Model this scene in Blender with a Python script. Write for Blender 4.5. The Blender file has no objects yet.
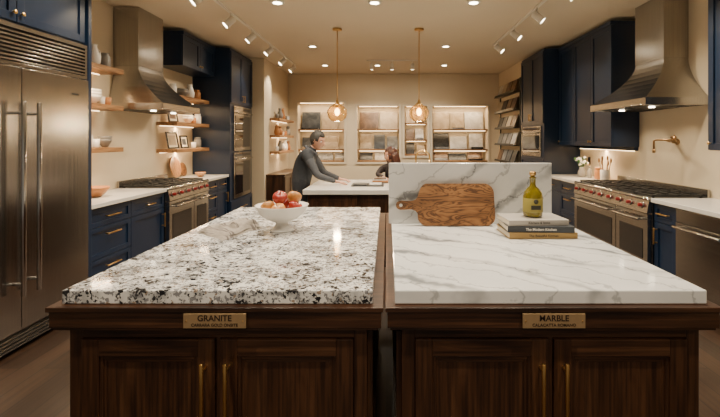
import bpy, bmesh, math, random
from mathutils import Vector, Matrix
import mathutils
random.seed(3)
SC=bpy.context.scene

# ------------------------------------------------------------------ materials
def newmat(name):
    m=bpy.data.materials.new(name); m.use_nodes=True
    nt=m.node_tree; p=nt.nodes['Principled BSDF']
    return m,nt,p
def plain(name,col,rough=.5,metal=0,emit=None,es=0,trans=0,ior=None,coat=0,alpha=None,nz=None):
    m,nt,p=newmat(name)
    p.inputs['Base Color'].default_value=(*col,1)
    p.inputs['Roughness'].default_value=rough
    p.inputs['Metallic'].default_value=metal
    if emit: p.inputs['Emission Color'].default_value=(*emit,1); p.inputs['Emission Strength'].default_value=es
    if trans: p.inputs['Transmission Weight'].default_value=trans
    if ior: p.inputs['IOR'].default_value=ior
    if coat: p.inputs['Coat Weight'].default_value=coat
    if nz:
        co=coords(nt,(1,1,1)); n=N(nt,'ShaderNodeTexNoise',Scale=nz[0],Detail=4.0); L(nt,co,n.inputs['Vector'])
        r=ramp(nt,n.outputs['Fac'],[(.3,tuple(c*(1-nz[1]) for c in col)),(.7,tuple(min(1,c*(1+nz[1])) for c in col))])
        L(nt,r,p.inputs['Base Color'])
    return m
def N(nt,t,**kw):
    n=nt.nodes.new(t)
    for k,v in kw.items():
        if k in n.inputs: n.inputs[k].default_value=v
        else: setattr(n,k,v)
    return n
def L(nt,a,b): nt.links.new(a,b)
def coords(nt,scale=(1,1,1),rot=(0,0,0),loc=(0,0,0)):
    tc=N(nt,'ShaderNodeTexCoord'); mp=N(nt,'ShaderNodeMapping')
    mp.inputs['Scale'].default_value=scale; mp.inputs['Rotation'].default_value=rot; mp.inputs['Location'].default_value=loc
    L(nt,tc.outputs['Object'],mp.inputs['Vector']); return mp.outputs['Vector']
def ramp(nt,fac,stops,interp='LINEAR'):
    r=N(nt,'ShaderNodeValToRGB'); r.color_ramp.interpolation=interp
    e=r.color_ramp.elements
    while len(e)<len(stops): e.new(.5)
    for el,(p,c) in zip(e,stops):
        el.position=p; el.color=(*c,1) if len(c)==3 else c
    L(nt,fac,r.inputs['Fac']); return r.outputs['Color']
def mix(nt,fac,a,b,mode='MIX'):
    m=N(nt,'ShaderNodeMix',data_type='RGBA',blend_type=mode)
    if isinstance(fac,(int,float)): m.inputs[0].default_value=fac
    else: L(nt,fac,m.inputs[0])
    for i,x in ((6,a),(7,b)):
        if isinstance(x,tuple): m.inputs[i].default_value=(*x,1)
        else: L(nt,x,m.inputs[i])
    return m.outputs[2]
def bump(nt,p,h,s=.1,d=.01):
    b=N(nt,'ShaderNodeBump',Strength=s,Distance=d); L(nt,h,b.inputs['Height']); L(nt,b.outputs['Normal'],p.inputs['Normal'])

def wood(name,axis,dark,mid,light,rough=.35,sc=1.0,coat=.15):
    m,nt,p=newmat(name)
    s=[14*sc]*3; s[axis]=1.1*sc
    co=coords(nt,tuple(s))
    n1=N(nt,'ShaderNodeTexNoise',Scale=1.0,Detail=5.0,Distortion=1.2); L(nt,co,n1.inputs['Vector'])
    s2=[90*sc]*3; s2[axis]=3*sc
    co2=coords(nt,tuple(s2)); n2=N(nt,'ShaderNodeTexNoise',Scale=1.0,Detail=3.0); L(nt,co2,n2.inputs['Vector'])
    c=ramp(nt,n1.outputs['Fac'],[(.28,dark),(.5,mid),(.72,light)])
    g=ramp(nt,n2.outputs['Fac'],[(.38,(.36,.36,.36)),(.58,(1,1,1))])
    c=mix(nt,.78,c,g,'MULTIPLY')
    L(nt,c,p.inputs['Base Color']); p.inputs['Roughness'].default_value=rough; p.inputs['Coat Weight'].default_value=coat
    p.inputs['Coat Roughness'].default_value=.25
    bump(nt,p,n2.outputs['Fac'],.12,.002)
    return m
WD=((.016,.0062,.0028),(.055,.0215,.0092),(.115,.050,.022))
walnut_x=wood('walnut_grain_x',0,*WD); walnut_y=wood('walnut_grain_y',1,*WD); walnut_z=wood('walnut_grain_z',2,*WD)
oak_y=wood('shelf_oak',1,(.24,.11,.04),(.36,.18,.07),(.46,.25,.11),.5)
oak_x=wood('shelf_oak_x',0,(.18,.09,.036),(.27,.14,.06),(.36,.19,.085),.5)
lightwood=wood('light_wood',2,(.28,.13,.05),(.4,.20,.08),(.5,.28,.12),.45)

def acacia():
    m,nt,p=newmat('acacia_wood')
    co=coords(nt,(3,3,12))
    n=N(nt,'ShaderNodeTexNoise',Scale=1.0,Detail=4.0,Distortion=1.2); L(nt,co,n.inputs['Vector'])
    w=N(nt,'ShaderNodeMath',operation='MULTIPLY'); w.inputs[1].default_value=60; L(nt,n.outputs['Fac'],w.inputs[0])
    s=N(nt,'ShaderNodeMath',operation='SINE'); L(nt,w.outputs[0],s.inputs[0])
    h=N(nt,'ShaderNodeMath',operation='MULTIPLY_ADD'); h.inputs[1].default_value=.5; h.inputs[2].default_value=.5; L(nt,s.outputs[0],h.inputs[0])
    a=ramp(nt,h.outputs[0],[(.0,(.30,.145,.055)),(.6,(.24,.11,.04)),(.88,(.14,.06,.022)),(1,(.085,.036,.014))])
    n2=N(nt,'ShaderNodeTexNoise',Scale=.8,Detail=3.0); L(nt,co,n2.inputs['Vector'])
    tone=ramp(nt,n2.outputs['Fac'],[(.35,(.5,.47,.45)),(.62,(1.0,1.0,1.0))])
    L(nt,mix(nt,1.0,a,tone,'MULTIPLY'),p.inputs['Base Color']); p.inputs['Roughness'].default_value=.38
    return m
acacia_m=acacia()

def granite():
    m,nt,p=newmat('granite')
    co=coords(nt)
    dn=N(nt,'ShaderNodeTexNoise',Scale=45.0,Detail=3.0); L(nt,co,dn.inputs['Vector'])
    ad=N(nt,'ShaderNodeVectorMath',operation='SCALE'); ad.inputs['Scale'].default_value=.035; L(nt,dn.outputs['Color'],ad.inputs[0])
    a2=N(nt,'ShaderNodeVectorMath',operation='ADD'); L(nt,co,a2.inputs[0]); L(nt,ad.outputs[0],a2.inputs[1])
    big=N(nt,'ShaderNodeTexNoise',Scale=11.0,Detail=4.0,Roughness=.6); L(nt,co,big.inputs['Vector'])
    def vor(sc):
        v=N(nt,'ShaderNodeTexVoronoi',Scale=sc); L(nt,a2.outputs[0],v.inputs['Vector'])
        sp=N(nt,'ShaderNodeSeparateColor'); L(nt,v.outputs['Color'],sp.inputs[0]); return sp
    v1=vor(62.0); v2=vor(95.0); v3=vor(170.0)
    base=ramp(nt,big.outputs['Fac'],[(.34,(.30,.30,.30)),(.44,(.48,.475,.47)),(.53,(.68,.67,.65)),(.64,(.78,.765,.735))])
    g=ramp(nt,v2.outputs[0],[(0,(1,1,1)),(.22,(0,0,0))],'CONSTANT')
    c=mix(nt,g,base,(.25,.25,.26))
    tan=ramp(nt,v2.outputs[1],[(0,(1,1,1)),(.04,(0,0,0))],'CONSTANT')
    c=mix(nt,tan,c,(.32,.24,.18))
    bb=N(nt,'ShaderNodeMath',operation='MULTIPLY_ADD'); L(nt,big.outputs['Fac'],bb.inputs[0]); bb.inputs[1].default_value=1.0; bb.inputs[2].default_value=-.5
    sm=N(nt,'ShaderNodeMath',operation='ADD'); L(nt,v1.outputs[0],sm.inputs[0]); L(nt,bb.outputs[0],sm.inputs[1])
    k=ramp(nt,sm.outputs[0],[(0,(1,1,1)),(.125,(0,0,0))],'CONSTANT')
    c=mix(nt,k,c,(.018,.018,.020))
    sm2=N(nt,'ShaderNodeMath',operation='ADD'); L(nt,v3.outputs[0],sm2.inputs[0]); L(nt,bb.outputs[0],sm2.inputs[1])
    k2=ramp(nt,sm2.outputs[0],[(0,(1,1,1)),(.12,(0,0,0))],'CONSTANT')
    c=mix(nt,k2,c,(.045,.045,.048))
    L(nt,c,p.inputs['Base Color']); p.inputs['Roughness'].default_value=.08
    return m
granite_m=granite()

def marble(name,rot,white=(.74,.735,.72),sc=1.0,vein=(.19,.20,.21),loc=(0,0,0)):
    m,nt,p=newmat(name)
    co=coords(nt,(sc,sc,sc),rot,loc)
    def veins(scale,dist,width,ds):
        w=N(nt,'ShaderNodeTexWave',Scale=scale,Distortion=dist,Detail=5.0)
        w.inputs['Detail Scale'].default_value=ds; w.inputs['Detail Roughness'].default_value=.6
        L(nt,co,w.inputs['Vector'])
        return ramp(nt,w.outputs['Fac'],[(0,(1,1,1)),(width*.35,(.45,.45,.45)),(width,(0,0,0))])
    v1=veins(.95,6.0,.14,1.2); v2=veins(2.1,9.0,.055,1.7)
    n=N(nt,'ShaderNodeTexNoise',Scale=2.6,Detail=4.0); L(nt,co,n.inputs['Vector'])
    msk=ramp(nt,n.outputs['Fac'],[(.34,(.2,.2,.2)),(.58,(1,1,1))])
    cl=ramp(nt,n.outputs['Fac'],[(.35,(1,1,1)),(.7,(.82,.83,.84))])
    base=mix(nt,1.0,white,cl,'MULTIPLY')
    a=mix(nt,1.0,v1,msk,'MULTIPLY'); b=mix(nt,1.0,v2,(.5,.5,.5),'MULTIPLY')
    f=mix(nt,1.0,a,b,'ADD')
    c=mix(nt,f,base,vein)
    L(nt,c,p.inputs['Base Color']); p.inputs['Roughness'].default_value=.10
    return m
marble_top=marble('calacatta_marble',(0,0,math.radians(-52)))
marble_v=marble('calacatta_marble_upright',(0,math.radians(-55),0))
quartz=plain('white_quartz',(.68,.66,.62),.15,nz=(3,.03))

def steel(name,axis,col=(.43,.415,.395),rough=.21):
    m,nt,p=newmat(name)
    s=[220,220,220]; s[axis]=1.5
    co=coords(nt,tuple(s)); n=N(nt,'ShaderNodeTexNoise',Scale=1.0,Detail=2.0); L(nt,co,n.inputs['Vector'])
    r=N(nt,'ShaderNodeMapRange'); L(nt,n.outputs['Fac'],r.inputs[0]); r.inputs[3].default_value=rough-.05; r.inputs[4].default_value=rough+.08
    L(nt,r.outputs[0],p.inputs['Roughness']); p.inputs['Metallic'].default_value=1
    L(nt,ramp(nt,n.outputs['Fac'],[(.3,tuple(c*.88 for c in col)),(.7,tuple(c*1.08 for c in col))]),p.inputs['Base Color'])
    return m
steel_y=steel('brushed_steel',1); steel_z=steel('brushed_steel_vertical',2)
chrome=plain('polished_steel',(.66,.65,.63),.12,1)
dsteel=plain('dark_steel',(.10,.10,.10),.35,1)
navy=plain('navy_paint',(.0075,.020,.050),.33,nz=(2,.06))
toe=plain('toe_kick_black',(.008,.008,.010),.6)
brass=plain('brushed_brass',(.66,.41,.15),.28,1)
bronze=plain('bronze',(.40,.24,.11),.3,1)
bras_pl=plain('plaque_brass',(.46,.31,.165),.42,.6,nz=(30,.05))
blackglass=plain('oven_glass',(.010,.010,.012),.05,coat=.5)
iron=plain('cast_iron',(.013,.013,.013),.5)
redk=plain('red_knob',(.22,.007,.007),.3)
wall_m=plain('cream_plaster',(.60,.505,.365),.75,nz=(1.5,.04))
ceil_m=plain('ceiling_paint',(.66,.575,.44),.85,nz=(1.2,.02))
trim_m=plain('cream_trim',(.58,.50,.385),.55)
white_p=plain('white_paint',(.74,.70,.62),.5)
ceramic=plain('white_ceramic',(.76,.73,.68),.2)
ceramic_g=plain('grey_ceramic',(.20,.19,.175),.4)
terra=plain('amber_ceramic',(.38,.16,.05),.35)
em_warm=plain('lamp_emission',(1,.9,.7),.5,emit=(1,.84,.60),es=20)
em_led=plain('led_emission',(1,.8,.5),.5,emit=(1,.68,.36),es=8)
em_bulb=plain('bulb_emission',(1,.8,.5),.5,emit=(1,.66,.32),es=55)
amber=plain('amber_glass',(1,.82,.54),.06,trans=1,ior=1.22)
ink=plain('black_ink',(.02,.015,.01),.5)
paper=plain('book_pages',(.65,.58,.45),.8)
txtm=plain('engraved_text',(.02,.01,.005),.5)
skin=plain('skin',(.47,.25,.17),.5)
linen=plain('linen',(.27,.24,.205),.9,nz=(60,.15))
green=plain('leaf_green',(.04,.12,.03),.5)
petal=plain('white_petal',(.75,.72,.68),.6)

def floor_mat():
    m,nt,p=newmat('dark_oak_planks')
    co=coords(nt,(1,1,1),(0,0,math.radians(90)))
    b=N(nt,'ShaderNodeTexBrick',offset=.37); L(nt,co,b.inputs['Vector'])
    b.inputs['Color1'].default_value=(.028,.0145,.0085,1); b.inputs['Color2'].default_value=(.062,.033,.019,1); b.inputs['Mortar'].default_value=(.004,.0025,.0015,1)
    b.inputs['Scale'].default_value=1; b.inputs['Mortar Size'].default_value=.004; b.inputs['Brick Width'].default_value=1.7; b.inputs['Row Height'].default_value=.15
    co2=coords(nt,(30,1.5,1)); n=N(nt,'ShaderNodeTexNoise',Scale=1.0,Detail=5.0,Distortion=.6); L(nt,co2,n.inputs['Vector'])
    g=ramp(nt,n.outputs['Fac'],[(.3,(.35,.35,.35)),(.65,(1.0,1.0,1.0))])
    c=mix(nt,.85,b.outputs['Color'],g,'MULTIPLY'); L(nt,c,p.inputs['Base Color']); p.inputs['Roughness'].default_value=.36
    bump(nt,p,n.outputs['Fac'],.15,.004)
    return m
floor_m=floor_mat()
def stone(name,a,b_,sc=5):
    m,nt,p=newmat(name); co=coords(nt)
    n=N(nt,'ShaderNodeTexNoise',Scale=float(sc),Detail=6.0,Distortion=1.5); L(nt,co,n.inputs['Vector'])
    L(nt,ramp(nt,n.outputs['Fac'],[(.35,a),(.65,b_)]),p.inputs['Base Color']); p.inputs['Roughness'].default_value=.3; return m
stones=[stone('slate_sample',(.03,.036,.045),(.08,.088,.10)),stone('grey_stone_sample',(.11,.115,.12),(.23,.23,.23)),
        stone('brown_stone_sample',(.08,.045,.025),(.17,.10,.06)),stone('travertine_sample',(.30,.23,.15),(.42,.34,.24)),
        stone('white_stone_sample',(.40,.39,.37),(.6,.58,.55)),stone('black_stone_sample',(.008,.008,.01),(.035,.035,.035),9)]

# ------------------------------------------------------------------ builder
def frame_axes(d):
    d=Vector(d).normalized(); a=Vector((0,0,1)) if abs(d.z)<.9 else Vector((1,0,0))
    u=d.cross(a).normalized(); v=d.cross(u).normalized(); return u,v,d
class B:
    def __init__(s,name,fr=None):
        s.name=name; s.bm=bmesh.new(); s.mats=[]; s.fr=fr or (lambda a,b,c:(a,b,c))
    def mi(s,m):
        if m not in s.mats: s.mats.append(m)
        return s.mats.index(m)
    def add(s,verts,faces,mat,smooth=False):
        vs=[s.bm.verts.new(s.fr(*v)) for v in verts]; k=s.mi(mat)
        for f in faces:
            try:
                fc=s.bm.faces.new([vs[i] for i in f]); fc.material_index=k; fc.smooth=smooth
            except ValueError: pass
    def box(s,x0,x1,y0,y1,z0,z1,mat):
        v=[(x0,y0,z0),(x1,y0,z0),(x1,y1,z0),(x0,y1,z0),(x0,y0,z1),(x1,y0,z1),(x1,y1,z1),(x0,y1,z1)]
        s.add(v,[(0,3,2,1),(4,5,6,7),(0,1,5,4),(1,2,6,5),(2,3,7,6),(3,0,4,7)],mat)
    def loft(s,rings,mat,smooth=True,cap=True):
        n=len(rings[0]); v=[p for r in rings for p in r]; f=[]
        for i in range(len(rings)-1):
            for j in range(n):
                k=(j+1)%n; f.append((i*n+j,i*n+k,(i+1)*n+k,(i+1)*n+j))
        if cap:
            f.append(tuple(range(n-1,-1,-1))); f.append(tuple((len(rings)-1)*n+j for j in range(n)))
        s.add(v,f,mat,smooth)
    def lathe(s,c,prof,mat,n=24,ax=(0,0,1),smooth=True,sq=(1,1)):
        u,v,d=frame_axes(ax); c=Vector(c); R=[]
        for r,h in prof:
            r=max(r,.0004)
            R.append([tuple(c+d*h+u*(math.cos(2*math.pi*j/n)*r*sq[0])+v*(math.sin(2*math.pi*j/n)*r*sq[1])) for j in range(n)])
        s.loft(R,mat,smooth)
    def tube(s,pts,r,mat,n=10,flat=1.0):
        P=[Vector(p) for p in pts]; rr=r if isinstance(r,(list,tuple)) else [r]*len(P); R=[]
        u=None
        for i,p in enumerate(P):
            d=(P[min(i+1,len(P)-1)]-P[max(i-1,0)]).normalized()
            if u is None: u,v,_=frame_axes(d)
            else:
                u=(u-d*u.dot(d)).normalized(); v=d.cross(u).normalized()
            R.append([tuple(p+u*math.cos(2*math.pi*j/n)*rr[i]+v*math.sin(2*math.pi*j/n)*rr[i]*flat) for j in range(n)])
        s.loft(R,mat,True)
    def ball(s,c,r,mat,n=16,m=10):
        if not isinstance(r,(list,tuple)): r=(r,r,r)
        R=[]
        for i in range(m+1):
            t=math.pi*i/m; q=max(math.sin(t),.004)
            R.append([(c[0]+r[0]*q*math.cos(2*math.pi*j/n),c[1]+r[1]*q*math.sin(2*math.pi*j/n),c[2]-r[2]*math.cos(t)) for j in range(n)])
        s.loft(R,mat,True)
    def done(s,bevel=0,parent=None,rotz=0):
        bmesh.ops.recalc_face_normals(s.bm,faces=s.bm.faces)
        xs=[v.co.x for v in s.bm.verts]; ys=[v.co.y for v in s.bm.verts]; zs=[v.co.z for v in s.bm.verts]
        o=Vector(((min(xs)+max(xs))/2,(min(ys)+max(ys))/2,min(zs)))
        for v in s.bm.verts: v.co-=o
        me=bpy.data.meshes.new(s.name); s.bm.to_mesh(me); s.bm.free()
        for m in s.mats: me.materials.append(m)
        ob=bpy.data.objects.new(s.name,me); SC.collection.objects.link(ob); ob.location=o; ob.rotation_euler=(0,0,rotz)
        if bevel:
            md=ob.modifiers.new('bevel','BEVEL'); md.width=bevel; md.segments=2; md.limit_method='ANGLE'; md.angle_limit=math.radians(50)
        if parent: par(ob,parent)
        return ob
def par(ob,p):
    ob.parent=p; ob.matrix_parent_inverse=Matrix.Translation(-p.location)
def empty(name,loc):
    e=bpy.data.objects.new(name,None); e.location=loc; e.empty_display_size=.1; SC.collection.objects.link(e); return e
def light(kind,name,loc,energy,col=(1,.84,.62),size=.12,parent=None,target=None,sizey=None,spot=70,blend=.6,spread=None):
    l=bpy.data.lights.new(name,kind); l.energy=energy; l.color=col
    if kind=='AREA':
        l.shape='DISK' if sizey is None else 'RECTANGLE'; l.size=size
        if sizey: l.size_y=sizey
        if spread: l.spread=math.radians(spread)
    elif kind=='SPOT': l.spot_size=math.radians(spot); l.spot_blend=blend; l.shadow_soft_size=size
    else: l.shadow_soft_size=size
    o=bpy.data.objects.new(name,l); SC.collection.objects.link(o); o.location=loc
    if target is not None: o.rotation_euler=(Vector(target)-Vector(loc)).to_track_quat('-Z','Y').to_euler()
    if parent: par(o,parent)
    return o
def text(body,size,loc,mat,parent,rot=(math.pi/2,0,0),bold=False):
    c=bpy.data.curves.new('lettering','FONT'); c.body=body; c.size=size; c.align_x='CENTER'; c.align_y='CENTER'; c.extrude=.0004
    if bold: c.offset=size*.015
    c.materials.append(mat)
    o=bpy.data.objects.new('lettering',c); SC.collection.objects.link(o); o.location=loc; o.rotation_euler=rot; par(o,parent); return o

FL=lambda s,d,z:(-3.2+d,s,z)
FR=lambda s,d,z:(3.2-d,s,z)
CZ=3.05
# ------------------------------------------------------------------ room
b=B('floor'); b.box(-3.4,3.4,-1.6,10.5,-.06,0,floor_m); b.done()
b=B('ceiling'); b.box(-3.4,3.4,-1.6,10.5,CZ,CZ+.08,ceil_m); b.done()
b=B('wall_left'); b.box(-3.32,-3.2,-1.6,8.03,0,CZ,wall_m); b.box(-3.32,-2.35,8.03,9.999,0,CZ,wall_m); b.done()
b=B('wall_right'); b.box(3.2,3.32,-1.6,8.13,0,CZ,wall_m); b.box(2.66,3.32,8.13,9.999,0,CZ,wall_m); b.done()
niches=[(-2.12,-1.02,.95,2.36),(-.71,.29,.95,2.28),(.42,.96,1.1,2.28),(1.08,2.40,.95,2.28)]
b=B('wall_back')
xs=-3.32
for (a,c,z0,z1) in niches:
    b.box(xs,a,10,10.4,0,CZ,wall_m); b.box(a,c,10,10.4,0,z0,wall_m); b.box(a,c,10,10.4,z1,CZ,wall_m); b.box(a,c,10.34,10.4,z0,z1,wall_m); xs=c
b.box(xs,3.32,10,10.4,0,CZ,wall_m); b.done()
b=B('trim_1')
for (a,c,z0,z1) in niches:
    b.box(a-.05,a,9.975,9.998,z0-.05,z1+.05,trim_m); b.box(c,c+.05,9.975,9.998,z0-.05,z1+.05,trim_m)
    b.box(a,c,9.975,9.998,z1,z1+.05,trim_m); b.box(a,c,9.975,9.998,z0-.05,z0,trim_m)
b.done(.003)
b=B('baseboard_back'); b.box(-2.3,2.6,9.975,9.998,0,.12,white_p); b.done()

# niche fittings
for i,(a,c,z0,z1) in enumerate(niches):
    b=B('display_shelf')
    zz=[z0+.002,1.22,1.70] if i!=2 else [1.102,1.45,1.85]
    for z in zz: b.box(a+.004,c-.004,10.01,10.335,z,z+.035,oak_x)
    sh=b.done()
    for zt in zz[1:]+[z1+.001]:  # strips under the shelves are added to brighten the lower rows
        b=B('led_strip'); b.box(a+.05,c-.05,10.03,10.045,zt-.012,zt-.002,em_led); ls=b.done()
        light('AREA','led_glow',((a+c)/2,10.1,zt-.02),(9 if zt>2 else 3)*(c-a),(1,.72,.42),(c-a)*.85,ls,((a+c)/2,10.22,zt-1),.05)
    b=B('stone_sample_set')
    for k,z in enumerate(zz):
        x=a+.05
        top=(zz+[z1])[k+1]
        while x<c-.2:
            w=random.uniform(.26,.46) if i!=2 else .2
            if x+w>c-.03: w=c-.03-x
            if w<.15: break
            h=min((top-z-.03)*random.uniform(.62,.86),.42)
            m=random.choice(stones if i else stones[:2]+[stones[0],stones[3]]); y=10.20+random.uniform(0,.05)
            zb=z+.037; t=.02
            b.add([(x,y,zb),(x+w,y,zb),(x+w,y+t,zb),(x,y+t,zb),(x,y+.07,zb+h),(x+w,y+.07,zb+h),(x+w,y+.07+t,zb+h),(x,y+.07+t,zb+h)],
                  [(0,3,2,1),(4,5,6,7),(0,1,5,4),(1,2,6,5),(2,3,7,6),(3,0,4,7)],m)
            if random.random()<.5: b.box(x+.02,x+w-.03,10.05,10.17,zb,zb+random.uniform(.02,.06),random.choice(stones))
            x+=w+random.uniform(.02,.07)
    b.done()

# ------------------------------------------------------------------ cabinetry helpers (s along wall, d out of wall, z)
def door(b,s0,s1,z0,z1,d,mat,fw=.06,th=.02,bead=False,matr=None):
    mr=matr or mat
    b.box(s0,s0+fw,d,d+th,z0,z1,mat); b.box(s1-fw,s1,d,d+th,z0,z1,mat)
    b.box(s0+fw,s1-fw,d,d+th,z0,z0+fw,mr); b.box(s0+fw,s1-fw,d,d+th,z1-fw,z1,mr)
    b.box(s0+fw,s1-fw,d,d+th*.35,z0+fw,z1-fw,mat)
    if bead:
        q=.014; a,c,e,f=s0+fw,s1-fw,z0+fw,z1-fw; h=d+th*.72
        b.box(a,a+q,d,h,e,f,mat); b.box(c-q,c,d,h,e,f,mat); b.box(a+q,c-q,d,h,e,e+q,mr); b.box(a+q,c-q,d,h,f-q,f,mr)
        q2=q+.012; h=d+th*.5
        b.box(a+q,a+q2,d,h,e+q,f-q,mat); b.box(c-q2,c-q,d,h,e+q,f-q,mat); b.box(a+q2,c-q2,d,h,e+q,e+q2,mr); b.box(a+q2,c-q2,d,h,f-q2,f-q,mr)
def pull(b,s,z,d,Ln,vert,mat=brass,r=.006,so=.035):
    h=Ln/2
    if vert:
        b.tube([(s,d+so,z-h),(s,d+so,z+h)],r,mat)
        for q in(-.8,.8): b.tube([(s,d,z+h*q),(s,d+so,z+h*q)],r*.8,mat)
    else:
        b.tube([(s-h,d+so,z),(s+h,d+so,z)],r,mat)
        for q in(-.8,.8): b.tube([(s+h*q,d,z),(s+h*q,d+so,z)],r*.8,mat)
def base_cab(fr,s0,s1,units):
    b=B('base_cabinet',fr)
    b.box(s0,s1,.003,.56,.10,.878,navy); b.box(s0,s1,.003,.50,0,.10,toe)
    g=.004
    for a,c,t in units:
        if t=='drawers':
            for z0,z1 in((.70,.872),(.41,.694),(.11,.404)):
                door(b,a+g,c-g,z0,z1,.56,navy,.045); pull(b,(a+c)/2,(z0+z1)/2+(.0 if z1-z0<.2 else .07),.58,.2,False,r=.008)
        elif t=='door':
            door(b,a+g,c-g,.70,.872,.56,navy,.045); pull(b,(a+c)/2,.785,.58,.16,False,r=.008)
            door(b,a+g,c-g,.11,.694,.56,navy,.055); pull(b,c-.05,.56,.58,.16,True,r=.008)
    return b.done(.002)
def counter(fr,s0,s1):
    b=B('countertop',fr); b.box(s0,s1,.003,.61,.88,.92,quartz); b.done(.004)
def upper(fr,s0,s1,z0,z1,depth,nd,name='wall_cabinet',mid=None):
    b=B(name,fr); b.box(s0,s1,.003,depth-.02,z0,z1,navy)
    w=(s1-s0)/nd
    for i in range(nd):
        a=s0+i*w+.003; c=a+w-.006
        door(b,a,c,z0+.004,z1-.004,depth-.02,navy)
        ks=c-.03 if i%2==0 else a+.03
        b.lathe((ks,depth,z0+.064),[(.005,0),(.005,.015),(.014,.018),(.014,.026),(.004,.03)],brass,12,ax=(0,1,0))
    b.box(s0-.0,s1,.003,depth+.012,z1,z1+.05,navy)
    return b.done(.002)

# LEFT RUN
base_cab(FL,3.68,4.94,[(3.68,4.30,'drawers'),(4.30,4.94,'door')]); counter(FL,3.68,4.945)
base_cab(FL,6.07,6.88,[(6.07,6.48,'drawers'),(6.48,6.88,'door')]); counter(FL,6.065,6.885)
# RIGHT RUN
base_cab(FR,2.0,3.17,[(2.0,2.58,'door'),(2.58,3.17,'drawers')]); 
base_cab(FR,3.80,4.12,[(3.80,4.12,'door')]); counter(FR,2.0,4.125)
base_cab(FR,5.78,6.93,[(5.78,6.35,'drawers'),(6.35,6.93,'door')]); counter(FR,5.775,6.93)
upper(FR,5.32,6.93,1.40,2.95,.36,3)
upper(FR,2.0,3.72,1.40,2.95,.36,3)

# fridge
def fridge():
    b=B('refrigerator',FL)
    b.box(2.28,3.62,.003,.58,.10,2.30,steel_z)
    b.box(2.30,3.60,.003,.55,0,.10,toe)
    for a,c in((2.285,2.952),(2.958,3.615)):
        b.box(a,c,.58,.63,.16,2.00,steel_z)
    b.box(2.285,3.615,.58,.60,.03,.14,dsteel)
    for k in range(4): b.box(2.30,3.60,.60,.612,.04+k*.025,.05+k*.025,steel_y)
    b.box(2.285,3.615,.58,.62,2.27,2.30,steel_y); b.box(2.285,3.615,.58,.62,2.01,2.035,steel_y)
    b.box(2.285,2.31,.58,.62,2.035,2.27,steel_y); b.box(3.59,3.615,.58,.62,2.035,2.27,steel_y)
    b.box(2.31,3.59,.581,.583,2.035,2.27,iron)
    for k in range(8):
        z=2.042+k*.028; b.add([(2.31,.60,z+.006),(3.59,.60,z+.006),(3.59,.62,z),(2.31,.62,z),(2.31,.60,z+.019),(3.59,.60,z+.019),(3.59,.62,z+.013),(2.31,.62,z+.013)],
              [(0,3,2,1),(4,5,6,7),(0,1,5,4),(1,2,6,5),(2,3,7,6),(3,0,4,7)],steel_y)
    for s in(2.89,3.02):
        b.tube([(s,.70,.42),(s,.70,1.76)],.016,chrome,14)
        for z in(.50,1.68): b.tube([(s,.63,z),(s,.70,z)],.012,chrome)
    b.box(3.42,3.50,.63,.632,1.86,1.875,dsteel)
    b.done(.004)
fridge()
upper(FL,2.28,3.62,2.32,2.98,.60,2)
b=B('cabinet_end_panel',FL); b.box(3.63,3.67,.003,.62,0,3.03,navy); b.done(.002)

# dishwasher
b=B('dishwasher',FR)
b.box(3.18,3.79,.003,.56,.1,.875,dsteel); b.box(3.18,3.79,.003,.5,0,.1,toe); b.box(3.185,3.785,.56,.60,.12,.75,steel_y); b.box(3.185,3.785,.56,.595,.756,.872,steel_y)
b.tube([(3.22,.65,.72),(3.75,.65,.72)],.013,chrome)
for s in(3.26,3.71): b.tube([(s,.60,.72),(s,.65,.72)],.01,chrome)
b.done(.003)

def cooker(fr,s0,s1,ovens,nk):
    b=B('gas_range',fr)
    b.box(s0,s1,.01,.585,.12,.905,steel_y)
    for s in(s0+.06,s1-.06):
        for d in(.1,.52): b.lathe((s,d,0),[(.03,0),(.03,.01),(.02,.02),(.02,.125)],chrome,14)
    b.box(s0+.02,s1-.02,.03,.50,.03,.115,toe)
    v=[(s0,.585,.765),(s1,.585,.765),(s1,.64,.765),(s0,.64,.765),(s0,.585,.905),(s1,.585,.905),(s1,.615,.905),(s0,.615,.905)]
    b.add(v,[(0,3,2,1),(4,5,6,7),(0,1,5,4),(1,2,6,5),(2,3,7,6),(3,0,4,7)],steel_y)
    b.tube([(s0,.615,.905),(s1,.615,.905)],.018,chrome,14)
    for i in range(nk):
        s=s0+(i+.5)*(s1-s0)/nk
        b.lathe((s,.628,.835),[(.034,0),(.034,.006),(.025,.008)],chrome,18,ax=(0,1,.15))
        b.lathe((s,.634,.836),[(.021,0),(.019,.03),(.008,.033)],redk,18,ax=(0,1,.15))
    for a,c in ovens:
        b.box(a+.006,c-.006,.585,.63,.20,.755,steel_y)
        b.box(a+.08,c-.08,.63,.634,.30,.60,blackglass)
        b.tube([(a+.05,.69,.70),(c-.05,.69,.70)],.014,chrome,12)
        for s in(a+.08,c-.08): b.tube([(s,.63,.70),(s,.69,.70)],.01,chrome)
    b.box(s0+.005,s1-.005,.585,.60,.125,.19,steel_y)
    b.box(s0+.02,s1-.02,.05,.58,.905,.915,iron)
    n=max(2,int(round((s1-s0)/.36)));w=(s1-s0-.05)/n
    for i in range(n):
        a=s0+.025+i*w+.006; c=a+w-.012
        for d in(.07,.3,.31,.56): b.box(a,c,d-.006,d+.006,.925,.945,iron)
        for s in(a+.006,(a+c)/2,c-.006): b.box(s-.006,s+.006,.07,.56,.925,.945,iron)
        for d in(.185,.435):
            b.lathe(((a+c)/2,d,.915),[(.05,0),(.05,.008),(.03,.012),(.03,.018),(.004,.02)],iron,16)
            b.box(a,c,d-.005,d+.005,.928,.945,iron)
        for s in(a+.01,c-.01):
            for d in(.08,.55): b.box(s-.008,s+.008,d-.008,d+.008,.914,.93,iron)
    b.box(s0,s1,.01,.04,.905,1.0,steel_y)
    b.done(.002)
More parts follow.
